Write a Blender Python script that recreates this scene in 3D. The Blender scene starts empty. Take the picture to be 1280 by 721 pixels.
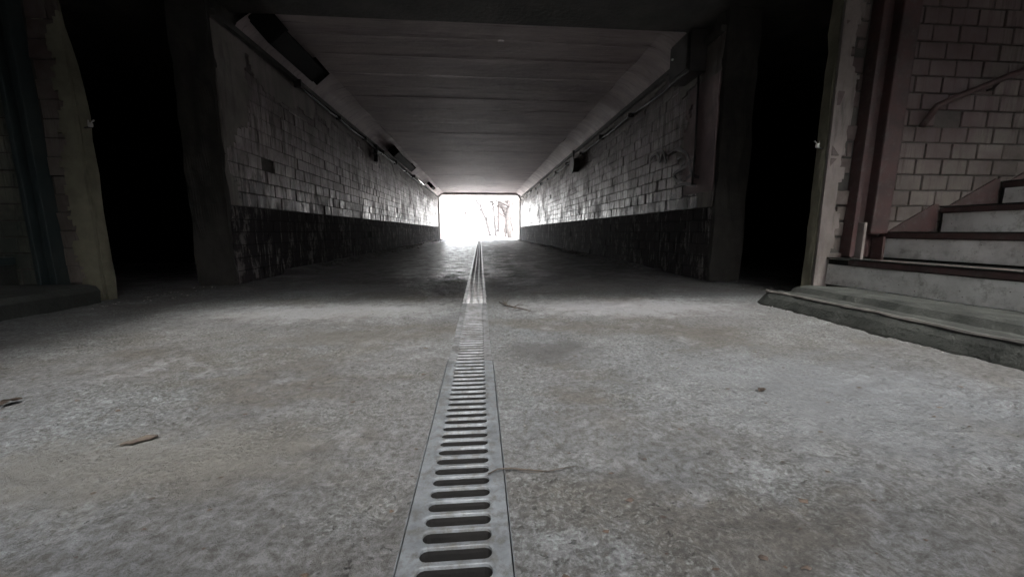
import bpy, bmesh, math, random
from mathutils import Vector, Matrix, noise
import numpy as np
sc = bpy.context.scene
COL = sc.collection
R = random.Random(7)
PI = math.pi

# ------------------------------------------------------------------ camera
CAM_H = 0.48
FPX = 480.0
PITCH = math.atan(71.5 / FPX)
YAW = math.atan(40 / FPX * math.cos(PITCH))
cd = bpy.data.cameras.new('camera')
cd.sensor_width = 36
cd.lens = FPX / 1280 * 36
cd.clip_start = 0.02
cd.clip_end = 3000
cam = bpy.data.objects.new('camera', cd)
cam.location = (0, 0, CAM_H)
cam.rotation_euler = (PI / 2 - PITCH, 0, -YAW)
COL.objects.link(cam)
sc.camera = cam

def at(px, py, **k):
    """where the sight line through a photo pixel meets an axis plane (used as a tape measure)"""
    a, b, c = px - 640, 360.5 - py, FPX
    d = c * math.cos(PITCH) + b * math.sin(PITCH)
    v = b * math.cos(PITCH) - c * math.sin(PITCH)
    r = (a * math.cos(YAW) + d * math.sin(YAW), d * math.cos(YAW) - a * math.sin(YAW), v)
    (n, val), = k.items()
    i = 'xyz'.index(n)
    t = (val - (CAM_H if i == 2 else 0)) / r[i]
    return Vector((r[0] * t, r[1] * t, r[2] * t + CAM_H))

# ------------------------------------------------------------------ object helpers
def tag(o, label=None, cat=None, group=None, kind=None):
    if label: o['label'] = label
    if cat: o['category'] = cat
    if group: o['group'] = group
    if kind: o['kind'] = kind
    return o

def empty(name, loc=(0, 0, 0)):
    o = bpy.data.objects.new(name, None)
    o.location = loc
    o.empty_display_size = 0.2
    COL.objects.link(o)
    return o

def link(name, me, mats=None, parent=None):
    if mats is not None:
        for m in (mats if isinstance(mats, (list, tuple)) else [mats]):
            me.materials.append(m)
    o = bpy.data.objects.new(name, me)
    COL.objects.link(o)
    if parent is not None:
        o.parent = parent
        # meshes are written in world coordinates: undo the parent's place
        chain = Vector((0, 0, 0)); p = parent
        while p is not None:
            chain += p.location; p = p.parent
        o.location = -chain
    return o

def copy_tree(o, parent=None):
    c = o.copy()
    COL.objects.link(c)
    c.parent = parent
    for ch in list(o.children):
        copy_tree(ch, c)
    return c

def pyd(name, verts, faces, mats=None, parent=None, smooth=False, fmat=None, tint=None):
    me = bpy.data.meshes.new(name)
    me.from_pydata([tuple(v) for v in verts], [], faces)
    if smooth:
        me.polygons.foreach_set('use_smooth', [True] * len(me.polygons))
    if fmat is not None:
        me.polygons.foreach_set('material_index', fmat)
    if tint is not None:
        at_ = me.attributes.new('tint', 'FLOAT', 'FACE')
        at_.data.foreach_set('value', tint)
    me.update()
    return link(name, me, mats, parent)

class MB:
    """collects shapes into one mesh"""
    def __init__(self): self.bm = bmesh.new()
    def box(self, x0, x1, y0, y1, z0, z1, bevel=0.0, rot=None, about=None):
        r = bmesh.ops.create_cube(self.bm, size=1)
        vs = r['verts']
        for v in vs:
            v.co = Vector(((x0 + x1) / 2 + v.co.x * (x1 - x0), (y0 + y1) / 2 + v.co.y * (y1 - y0), (z0 + z1) / 2 + v.co.z * (z1 - z0)))
        if bevel:
            es = list({e for v in vs for e in v.link_edges})
            rr = bmesh.ops.bevel(self.bm, geom=es, offset=bevel, segments=2, affect='EDGES', profile=0.6)
            vs = list({v for f in rr['faces'] for v in f.verts} | {v for v in vs if v.is_valid})
        if rot is not None:
            c = Vector(about) if about else Vector(((x0 + x1) / 2, (y0 + y1) / 2, (z0 + z1) / 2))
            for v in vs: v.co = c + rot @ (v.co - c)
        return self
    def tube(self, pts, radii, n=8, cap=True):
        pts = [Vector(p) for p in pts]
        if not isinstance(radii, (list, tuple)): radii = [radii] * len(pts)
        rings = []
        for i, p in enumerate(pts):
            d = (pts[min(i + 1, len(pts) - 1)] - pts[max(i - 1, 0)]).normalized()
            ref = Vector((0, 0, 1)) if abs(d.z) < 0.9 else Vector((1, 0, 0))
            a = d.cross(ref).normalized(); b = d.cross(a)
            rings.append([self.bm.verts.new(p + radii[i] * (a * math.cos(2 * PI * k / n) + b * math.sin(2 * PI * k / n))) for k in range(n)])
        for r0, r1 in zip(rings, rings[1:]):
            for k in range(n):
                self.bm.faces.new((r0[k], r0[(k + 1) % n], r1[(k + 1) % n], r1[k]))
        if cap:
            self.bm.faces.new(rings[0]); self.bm.faces.new(list(reversed(rings[-1])))
        return self
    def prism(self, poly, axis, a0, a1):
        """polygon in the two other axes, extruded along axis"""
        def mk(p, a):
            c = list(p); c.insert(axis, a); return self.bm.verts.new(c)
        A = [mk(p, a0) for p in poly]; B = [mk(p, a1) for p in poly]
        n = len(poly)
        for i in range(n): self.bm.faces.new((A[i], A[(i + 1) % n], B[(i + 1) % n], B[i]))
        self.bm.faces.new(A); self.bm.faces.new(list(reversed(B)))
        return self
    def rough(self, amp, scale, cuts=0):
        if cuts:
            bmesh.ops.subdivide_edges(self.bm, edges=self.bm.edges[:], cuts=cuts, use_grid_fill=True)
        for v in self.bm.verts:
            v.co += Vector(noise.noise_vector(v.co * scale)) * amp
        return self
    def build(self, name, mats, parent=None, smooth=False):
        bmesh.ops.recalc_face_normals(self.bm, faces=self.bm.faces[:])
        me = bpy.data.meshes.new(name)
        self.bm.to_mesh(me); self.bm.free()
        if smooth: me.polygons.foreach_set('use_smooth', [True] * len(me.polygons))
        return link(name, me, mats, parent)

# ------------------------------------------------------------------ materials
class NT:
    def __init__(self, name):
        self.m = bpy.data.materials.new(name); self.m.use_nodes = True
        self.t = self.m.node_tree
        self.bsdf = self.t.nodes['Principled BSDF']
        self.co = self.t.nodes.new('ShaderNodeTexCoord').outputs['Object']
    def new(self, typ, **kw):
        n = self.t.nodes.new(typ)
        for k, v in kw.items(): setattr(n, k, v)
        return n
    def set(self, sock, v):
        if isinstance(v, bpy.types.NodeSocket): self.t.links.new(v, sock)
        elif isinstance(v, (tuple, list)) and len(v) == 3 and sock.type == 'RGBA': sock.default_value = (*v, 1)
        else: sock.default_value = v
    def map(self, scale=(1, 1, 1), loc=(0, 0, 0), rot=(0, 0, 0)):
        n = self.new('ShaderNodeMapping'); self.set(n.inputs['Vector'], self.co)
        n.inputs['Scale'].default_value = scale; n.inputs['Location'].default_value = loc; n.inputs['Rotation'].default_value = rot
        return n.outputs[0]
    def noise(self, scale, detail=6, rough=0.6, vec=None, dist=0.0):
        n = self.new('ShaderNodeTexNoise'); self.set(n.inputs['Vector'], vec or self.co)
        n.inputs['Scale'].default_value = scale; n.inputs['Detail'].default_value = detail
        n.inputs['Roughness'].default_value = rough; n.inputs['Distortion'].default_value = dist
        return n.outputs['Fac']
    def voro(self, scale, vec=None, feature='F1'):
        n = self.new('ShaderNodeTexVoronoi', feature=feature); self.set(n.inputs['Vector'], vec or self.co)
        n.inputs['Scale'].default_value = scale
        return n.outputs['Distance']
    def step(self, v, a, b, lo=0.0, hi=1.0):
        n = self.new('ShaderNodeMapRange'); n.clamp = True
        self.set(n.inputs['Value'], v)
        for i, x in zip((1, 2, 3, 4), (a, b, lo, hi)): n.inputs[i].default_value = x
        return n.outputs[0]
    def mix(self, fac, a, b, blend='MIX'):
        n = self.new('ShaderNodeMix', data_type='RGBA', blend_type=blend)
        self.set(n.inputs[0], fac); self.set(n.inputs[6], a); self.set(n.inputs[7], b)
        return n.outputs[2]
    def math(self, op, a, b=0.0):
        n = self.new('ShaderNodeMath', operation=op); self.set(n.inputs[0], a); self.set(n.inputs[1], b)
        return n.outputs[0]
    def axis(self, i):
        n = self.new('ShaderNodeSeparateXYZ'); self.set(n.inputs[0], self.co); return n.outputs[i]
    def attr(self, name):
        n = self.new('ShaderNodeAttribute', attribute_name=name); return n.outputs['Fac']
    def bump(self, h, strength=0.5, dist=0.01, normal=None):
        n = self.new('ShaderNodeBump'); self.set(n.inputs['Height'], h)
        n.inputs['Strength'].default_value = strength; n.inputs['Distance'].default_value = dist
        if normal is not None: self.set(n.inputs['Normal'], normal)
        return n.outputs[0]
    def done(self, color, rough=0.8, metal=0.0, normal=None, spec=0.5):
        b = self.bsdf.inputs
        self.set(b['Base Color'], color); self.set(b['Roughness'], rough); self.set(b['Metallic'], metal)
        b['Specular IOR Level'].default_value = spec
        if normal is not None: self.set(b['Normal'], normal)
        return self.m

M = {}
def m_simple(name, c1, c2, scale=6, rough=0.8, metal=0.0, bump=0.3, spec=0.5, bscale=None):
    t = NT(name)
    f = t.step(t.noise(scale, 8, 0.65), 0.35, 0.65)
    M[name] = t.done(t.mix(f, c1, c2), rough, metal, t.bump(t.noise(bscale or scale * 8, 5), bump, 0.01), spec)
    return M[name]

# floor: dusty, worn concrete; brown silt and pale lime patches; wet and glossy on the left inside the tunnel
t = NT('floor_concrete')
big = t.step(t.noise(0.8, 5, 0.6), 0.38, 0.62)
mid = t.step(t.noise(2.3, 9, 0.72, dist=0.5), 0.42, 0.64)
fine = t.noise(60, 8, 0.8)
c = t.mix(big, (0.104, 0.100, 0.092), (0.100, 0.112, 0.122))
c = t.mix(t.math('MULTIPLY', mid, 0.7), c, (0.172, 0.179, 0.188))
silt = t.step(t.noise(1.3, 7, 0.65, vec=t.map((1, 1.6, 1), (3.3, 1.2, 0))), 0.52, 0.60)
c = t.mix(t.math('MULTIPLY', silt, 0.75), c, (0.070, 0.060, 0.046))
wear = t.step(t.noise(6.5, 12, 0.85, dist=0.8), 0.52, 0.66)
c = t.mix(t.math('MULTIPLY', wear, 0.85), c, (0.040, 0.037, 0.033))
c = t.mix(t.step(fine, 0.39, 0.60, 0.0, 0.72), (0.035, 0.033, 0.030), c)
lime = t.step(t.noise(4.2, 12, 0.82, vec=t.map((1, 1, 1), (7, 3, 0))), 0.54, 0.66)
c = t.mix(t.math('MULTIPLY', lime, 0.5), c, (0.215, 0.222, 0.232))
pits = t.math('MULTIPLY', t.step(t.noise(48, 3, 0.6, vec=t.map((1, 1, 1), (2, 9, 1))), 0.63, 0.70), t.step(t.noise(2.6, 4, 0.6, vec=t.map((1, 1, 1), (9, 2, 0))), 0.40, 0.56))
c = t.mix(t.math('MULTIPLY', pits, 0.85), c, (0.020, 0.019, 0.017))
coarse = t.step(t.noise(1.9, 6, 0.65, vec=t.map((1, 1, 1), (1.1, 8, 0))), 0.44, 0.58)
peb = t.step(t.voro(75), 0.15, 0.5, 1, 0)
c = t.mix(t.math('MULTIPLY', t.math('MULTIPLY', coarse, t.step(t.noise(120, 3, 0.7), 0.5, 0.7)), 0.4), c, (0.21, 0.235, 0.225))
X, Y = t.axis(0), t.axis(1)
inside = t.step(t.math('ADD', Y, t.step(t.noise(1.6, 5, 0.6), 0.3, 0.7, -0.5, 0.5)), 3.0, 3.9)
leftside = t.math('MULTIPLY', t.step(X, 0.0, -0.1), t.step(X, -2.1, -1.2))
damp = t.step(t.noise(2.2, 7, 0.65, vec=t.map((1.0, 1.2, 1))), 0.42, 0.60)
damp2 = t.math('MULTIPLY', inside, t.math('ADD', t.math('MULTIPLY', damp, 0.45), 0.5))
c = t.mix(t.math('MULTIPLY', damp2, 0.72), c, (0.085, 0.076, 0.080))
wet = t.math('MULTIPLY', t.math('MULTIPLY', inside, leftside), t.step(t.noise(5.5, 10, 0.75), 0.40, 0.56))
wet = t.math('MAXIMUM', wet, t.math('MULTIPLY', t.math('MULTIPLY', inside, t.step(t.noise(3.4, 10, 0.75), 0.42, 0.58)), 0.85))
rough = t.math('SUBTRACT', t.step(wet, 0, 1, 0.86, 0.50), t.math('MULTIPLY', inside, 0.17))
def patch(cx, cy, rx, ry):
    q = t.new('ShaderNodeVectorMath', operation='LENGTH'); t.set(q.inputs[0], t.map((1 / rx, 1 / ry, 0), (-cx / rx, -cy / ry, 0)))
    return t.step(t.math('ADD', q.outputs['Value'], t.step(t.noise(9, 8, 0.75), 0.25, 0.75, -0.7, 0.7)), 1.15, 0.55)
c = t.mix(t.math('MULTIPLY', patch(0.26, 1.50, 0.20, 0.15), 0.75), c, (0.034, 0.033, 0.032))
c = t.mix(t.math('MULTIPLY', patch(-0.62, 1.75, 0.5, 0.16), 0.55), c, (0.052, 0.047, 0.038))
c = t.mix(t.math('MULTIPLY', patch(0.95, 2.35, 0.80, 0.28), 0.6), c, (0.165, 0.163, 0.168))
c = t.mix(t.math('MULTIPLY', patch(-0.9, 2.35, 0.80, 0.26), 0.5), c, (0.19, 0.19, 0.192))
c = t.mix(t.math('MULTIPLY', patch(-0.75, 0.80, 0.42, 0.14), 0.7), c, (0.078, 0.075, 0.066))
c = t.mix(t.math('MULTIPLY', patch(1.05, 1.0, 0.5, 0.40), 0.5), c, (0.092, 0.097, 0.102))
h = t.math('ADD', t.math('MULTIPLY', fine, 0.5), t.math('MULTIPLY', t.noise(16, 10, 0.78), 1.2))
h = t.math('ADD', h, t.math('MULTIPLY', t.math('MULTIPLY', peb, coarse), 0.3))
h = t.math('SUBTRACT', h, t.math('MULTIPLY', pits, 0.5))
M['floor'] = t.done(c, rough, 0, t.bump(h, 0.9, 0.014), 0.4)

# glazed tiles: dirty off-white glaze, vertical runs of soot, each tile its own tone
def glazed(name, a, b, dirt, lo, hi, r0, r1, wash=None, blots=0.75, spec=0.5, smear=None, worn=None):
    t = NT(name)
    tint = t.attr('tint')
    c = t.mix(tint, a, b)
    runs = t.step(t.noise(3.0, 8, 0.75, vec=t.map((5, 5, 0.55))), lo, hi)
    runs = t.math('MAXIMUM', runs, t.math('MULTIPLY', t.step(t.noise(3.0, 5, 0.6, vec=t.map((14, 14, 0.7), (3, 1, 5))), lo + 0.04, hi + 0.02), 0.7))
    blot = t.step(t.noise(1.3, 7, 0.7), 0.42, 0.64)
    d = t.math('MAXIMUM', t.math('MULTIPLY', runs, 0.85), t.math('MULTIPLY', blot, blots))
    c = t.mix(d, c, dirt)
    if worn is not None:
        wn = t.step(t.noise(3.0, 9, 0.78, vec=t.map((1.6, 1.6, 0.8), (4, 4, 2))), 0.545, 0.60)
        c = t.mix(t.math('MULTIPLY', wn, 0.75), c, worn)
    if smear is not None:
        zz = t.math('ADD', t.axis(2), t.step(t.noise(2.2, 9, 0.75, vec=t.map((2.6, 2.6, 0.7))), 0.38, 0.60, 0.22, -0.34))
        c = t.mix(t.math('MULTIPLY', t.step(zz, 0.80, 0.72), 0.9), c, smear)
        up = t.math('MULTIPLY', t.step(t.math('ADD', t.axis(2), t.step(t.noise(1.1, 8, 0.7), 0.25, 0.75, -0.45, 0.45)), 1.45, 1.95), 0.75)
        c = t.mix(up, c, (0.085, 0.068, 0.062))
        d = t.math('MAXIMUM', d, up)
    if wash is not None:
        w = t.math('MULTIPLY', t.step(t.axis(2), 0.75, 1.25), t.step(t.noise(2.1, 5, 0.6), 0.40, 0.58))
        c = t.mix(t.math('MULTIPLY', w, 0.6), c, wash)
    rough = t.math('ADD', t.step(d, 0, 1, r0, r1), t.step(t.noise(22, 4), 0.3, 0.7, -0.06, 0.1))
    h = t.math('ADD', t.noise(9, 4), t.math('MULTIPLY', t.noise(70, 5, 0.7), 0.3))
    t.set(t.bsdf.inputs['Specular IOR Level'], t.step(d, 0, 1, spec, spec * 0.3))
    M[name] = t.done(c, rough, 0, t.bump(h, 0.35, 0.012), spec)
glazed('tile', (0.38, 0.325, 0.320), (0.58, 0.505, 0.498), (0.062, 0.050, 0.047), 0.45, 0.58, 0.26, 0.72, blots=0.88, smear=(0.034, 0.030, 0.030))
glazed('dado_tile', (0.026, 0.0235, 0.024), (0.042, 0.038, 0.038), (0.34, 0.32, 0.315), 0.59, 0.66, 0.90, 0.75, blots=0.0, spec=0.06, worn=(0.21, 0.19, 0.185))
glazed('stair_brick', (0.115, 0.100, 0.086), (0.20, 0.176, 0.154), (0.056, 0.046, 0.041), 0.46, 0.66, 0.45, 0.75, wash=(0.092, 0.058, 0.060))
glazed('left_brick', (0.11, 0.112, 0.092), (0.22, 0.210, 0.160), (0.030, 0.040, 0.037), 0.44, 0.62, 0.40, 0.7)
m_simple('mortar', (0.045, 0.04, 0.036), (0.085, 0.076, 0.068), 20, 0.95)
t = NT('plaster')
f = t.step(t.noise(2.0, 8, 0.7), 0.38, 0.62)
c = t.mix(f, (0.15, 0.132, 0.118), (0.24, 0.212, 0.196))
c = t.mix(t.step(t.noise(3, 7, 0.7, vec=t.map((4, 4, 0.6))), 0.5, 0.7, 0, 0.7), c, (0.05, 0.046, 0.042))
M['plaster'] = t.done(c, 0.85, 0, t.bump(t.noise(26, 8, 0.7), 0.5, 0.01), 0.3)
m_simple('olive_plaster', (0.115, 0.108, 0.076), (0.200, 0.188, 0.135), 4, 0.9, bump=0.6)
m_simple('pink_plaster', (0.24, 0.17, 0.17), (0.16, 0.12, 0.12), 3, 0.85, bump=0.35)
t = NT('soffit_concrete')
st = t.step(t.noise(1.6, 9, 0.7, vec=t.map((0.55, 3.2, 1))), 0.36, 0.66)
c = t.mix(st, (0.345, 0.283, 0.280), (0.52, 0.435, 0.428))
c = t.mix(t.step(t.noise(0.8, 6, 0.6), 0.5, 0.68, 0, 0.45), c, (0.18, 0.148, 0.142))
c = t.mix(t.step(t.noise(5.0, 9, 0.75, vec=t.map((0.3, 4, 1), (5, 2, 0))), 0.56, 0.66, 0, 0.65), c, (0.11, 0.094, 0.090))
M['soffit'] = t.done(c, 0.8, 0, t.bump(t.noise(7, 8, 0.7, vec=t.map((0.5, 3, 1))), 0.35, 0.015), 0.4)
m_simple('grimy_concrete', (0.035, 0.033, 0.030), (0.08, 0.075, 0.066), 3, 0.9, bump=0.6)
m_simple('dark_render', (0.016, 0.015, 0.013), (0.040, 0.036, 0.031), 3, 0.9, bump=0.6)
m_simple('pale_concrete', (0.42, 0.40, 0.38), (0.56, 0.54, 0.52), 4, 0.85)
m_simple('plinth_concrete', (0.014, 0.015, 0.0135), (0.036, 0.038, 0.034), 7, 0.9, bump=0.8, spec=0.12)
m_simple('dull_black', (0.007, 0.007, 0.007), (0.012, 0.0115, 0.011), 3, 0.95, spec=0.1)  # flat black; also puts deep shade into trough, slots and side passages
m_simple('shaded_plinth_concrete', (0.012, 0.014, 0.012), (0.028, 0.030, 0.026), 5, 0.85, bump=0.6)  # plinth concrete darkened, the left side's shade put into its colour
t = NT('white_paint')
c = t.mix(t.step(t.noise(4, 8, 0.7), 0.40, 0.66), (0.60, 0.60, 0.575), (0.40, 0.395, 0.375))
c = t.mix(t.step(t.noise(11, 9, 0.75), 0.52, 0.66, 0, 0.75), c, (0.20, 0.185, 0.165))
c = t.mix(t.step(t.voro(26), 0.06, 0.10, 0.8, 0), c, (0.06, 0.05, 0.045))
M['white_paint'] = t.done(c, 0.7, 0, t.bump(t.noise(30, 7), 0.4, 0.006), 0.4)
t = NT('maroon_paint')
c = t.mix(t.step(t.noise(6, 8, 0.7), 0.4, 0.62), (0.070, 0.036, 0.034), (0.042, 0.028, 0.026))
c = t.mix(t.step(t.noise(18, 8, 0.75), 0.52, 0.66, 0, 0.9), c, (0.080, 0.070, 0.064))
M['maroon'] = t.done(c, 0.6, 0, t.bump(t.noise(26, 7), 0.4, 0.006), 0.4)
m_simple('teal_paint', (0.012, 0.022, 0.024), (0.026, 0.034, 0.033), 5, 0.6)
t = NT('galvanised_steel')
c = t.mix(t.step(t.noise(9, 8, 0.7), 0.38, 0.64), (0.115, 0.124, 0.132), (0.060, 0.065, 0.070))
c = t.mix(t.step(t.noise(40, 8, 0.75), 0.47, 0.62, 0, 0.85), c, (0.050, 0.047, 0.041))
M['steel'] = t.done(c, t.step(t.noise(24, 6), 0.3, 0.7, 0.48, 0.75), t.step(t.noise(30, 7, 0.7), 0.5, 0.66, 0.35, 0.05), t.bump(t.noise(60, 6), 0.35, 0.003), 0.5)
t = NT('dirty_steel')
c = t.mix(t.step(t.noise(12, 8, 0.7), 0.38, 0.62), (0.115, 0.118, 0.124), (0.045, 0.044, 0.042))
M['dirty_steel'] = t.done(c, t.step(t.noise(30, 6), 0.3, 0.7, 0.4, 0.8), 0.15, t.bump(t.noise(60, 6), 0.6, 0.005), 0.35)
t = NT('damp_steel')
c = t.mix(t.step(t.noise(12, 8, 0.7), 0.38, 0.62), (0.34, 0.335, 0.345), (0.16, 0.155, 0.155))
M['damp_steel'] = t.done(c, t.step(t.noise(14, 6), 0.3, 0.7, 0.28, 0.6), 0.6, t.bump(t.noise(60, 6), 0.7, 0.006), 0.5)
m_simple('dark_metal', (0.012, 0.011, 0.010), (0.030, 0.025, 0.022), 9, 0.55)
m_simple('cable_black', (0.015, 0.014, 0.013), (0.03, 0.028, 0.026), 9, 0.6)
m_simple('tube_white', (0.75, 0.75, 0.74), (0.62, 0.62, 0.6), 9, 0.25, bump=0.05)
m_simple('speck_paint', (0.55, 0.55, 0.53), (0.40, 0.40, 0.38), 30, 0.4)
m_simple('lamp_glass', (0.20, 0.19, 0.17), (0.12, 0.11, 0.10), 14, 0.2)
m_simple('twig_bark', (0.020, 0.015, 0.011), (0.045, 0.034, 0.025), 60, 0.85)
m_simple('dead_leaf', (0.018, 0.012, 0.009), (0.05, 0.032, 0.02), 40, 0.8)
m_simple('bark', (0.020, 0.0185, 0.0182), (0.028, 0.0262, 0.0258), 8, 1.0, spec=0.0)
m_simple('grey_bark', (0.022, 0.0212, 0.021), (0.029, 0.028, 0.0278), 8, 1.0, spec=0.0)
m_simple('frosty_ground', (0.55, 0.54, 0.52), (0.70, 0.69, 0.68), 0.6, 0.95)
m_simple('path_paving', (0.50, 0.49, 0.47), (0.60, 0.59, 0.57), 3, 0.9)
m_simple('grit', (0.035, 0.033, 0.030), (0.12, 0.115, 0.108), 25, 0.95)
m_simple('rubble_stone', (0.09, 0.084, 0.078), (0.34, 0.33, 0.315), 14, 0.9)
t = NT('pink_brickwork')
bt = t.new('ShaderNodeTexBrick'); t.set(bt.inputs['Vector'], t.map((1, 1, 1), rot=(PI / 2, 0, 0)))
bt.inputs['Scale'].default_value = 3.0
bt.inputs['Color1'].default_value = (0.028, 0.0235, 0.0235, 1); bt.inputs['Color2'].default_value = (0.031, 0.026, 0.0255, 1); bt.inputs['Mortar'].default_value = (0.036, 0.034, 0.033, 1)
M['pink_brick'] = t.done(bt.outputs['Color'], 1.0, spec=0.0)
m_simple('roof_tile', (0.035, 0.026, 0.024), (0.042, 0.031, 0.029), 3, 0.85)
m_simple('window_glass', (0.30, 0.31, 0.33), (0.36, 0.37, 0.38), 1, 0.1)
m_simple('graffiti_paint', (0.025, 0.020, 0.020), (0.05, 0.04, 0.04), 12, 0.6)

# ------------------------------------------------------------------ layout numbers
GX = -0.042                      # centre line of the drain
GW = 0.166                       # grate width
TW = 2.2                         # tunnel half width
TY0L, TY0R, TY1 = 3.65, 3.55, 21.1
CEIL = 2.50
LEDGE = 2.24
RW_Y, LW_Y = 2.6, 2.9            # walls that face the camera beside the stairs
ROOF_Y = 0.62                    # edge of the chamber roof, over the camera

# ------------------------------------------------------------------ floor
def spaced(a, b, s0, s1):
    out = [a]; x = a
    while x < b:
        u = min(1, (x - a) / (b - a)); x += s0 + (s1 - s0) * u; out.append(x)
    k = (b - a) / (out[-1] - a)
    return [a + (v - a) * k for v in out]
half = GW / 2 + 0.004
xl = [GX - half - v for v in spaced(0, 1.5, 0.011, 0.02)[:]] 
xl = sorted(set(xl)) ; xl = sorted(xl + [xl[0] - v for v in spaced(0, 7.0 + xl[0], 0.03, 0.25)[1:]])
xr = [GX + half + v for v in spaced(0, 1.9, 0.011, 0.02)]
xr = xr + [xr[-1] + v for v in spaced(0, 7.0 - xr[-1], 0.03, 0.25)[1:]]
ys = spaced(-2.2, 0.3, 0.15, 0.04)[:-1] + spaced(0.3, 1.7, 0.010, 0.016)[:-1] + spaced(1.7, 4.2, 0.016, 0.045)[:-1] + spaced(4.2, TY1 + 0.3, 0.05, 0.3)
def fbm(x, y, s, o, seed):
    return noise.fractal(Vector((x * s + seed, y * s, seed * 0.37)), 0.9, 2.1, o)
def floor_z(x, y):
    a = abs(x - GX) - half
    near = min(1.0, max(0.0, a / 0.05))
    z = (0.007 if y < 3 else 0.007 - 0.0055 * min(1, (y - 3) / 2)) * fbm(x, y, 3.0, 3, 1.7)
    rgh = 0.5 + 0.5 * noise.noise(Vector((x * 1.1 + 9, y * 1.1, 4)))
    amp = 0.003 + 0.009 * rgh
    if y < 4.2:
        z += amp * fbm(x, y, 17.0, 4, 5.1)
        z += 0.0022 * fbm(x, y, 55.0, 2, 2.2)
    # broken concrete beside the nearest grate
    d = math.hypot((x + 0.155) / 0.035, (y - 0.61) / 0.045) + 0.5 * noise.noise(Vector((x * 45, y * 45, 6)))
    if d < 1: z -= 0.030 * (1 - d) ** 0.45 * (0.6 + 0.8 * noise.noise(Vector((x * 40, y * 40, 1))))
    z = z * near + (0.001 if a < 0.06 else 0)
    if y > 4.5:
        # silt and dirt banked against the walls, more on the left
        e = (TW - abs(x))
        wdt = 0.42 if x < 0 else 0.22
        if -0.1 < e < wdt: z += (0.075 if x < 0 else 0.04) * (1 - e / wdt) ** 1.5 * (0.7 + 0.6 * noise.noise(Vector((x * 5, y * 2.2, 3))))
    return z
fv, ff = [], []
cols = [('L', x) for x in xl] + [('R', x) for x in xr]
nl = len(xl)
for y in ys:
    for i, (side, x) in enumerate(cols):
        z = floor_z(x, y)
        if y > 1.40:              # dirt lies over the edges of the farther grates
            if i == nl - 1: x += 0.006 + 0.008 * noise.noise(Vector((y * 9, 1, 1))); z = 0.003
            if i == nl: x -= 0.006 + 0.008 * noise.noise(Vector((y * 9, 5, 1))); z = 0.003
        fv.append((x, y, z))
nc = len(cols)
for j in range(len(ys) - 1):
    for i in range(nc - 1):
        if i == nl - 1 and ys[j] > -1.0: continue          # the slot for the drain
        a = j * nc + i
        ff.append((a, a + 1, a + nc + 1, a + nc))
tag(pyd('floor', fv, ff, M['floor'], smooth=True), kind='structure')

# the drain's trough
mb = MB()
y0, y1 = -0.9, TY1 + 0.3
mb.box(GX - 0.11, GX - 0.084 , y0, y1, -0.20, -0.022)
mb.box(GX + 0.084, GX + 0.11, y0, y1, -0.20, -0.022)
mb.box(GX - 0.084, GX + 0.084, y0, y1, -0.20, -0.15)
tag(mb.build('drain_channel', M['dull_black']), 'black drain trough running under the steel grates along the middle of the floor', 'drain')

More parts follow.
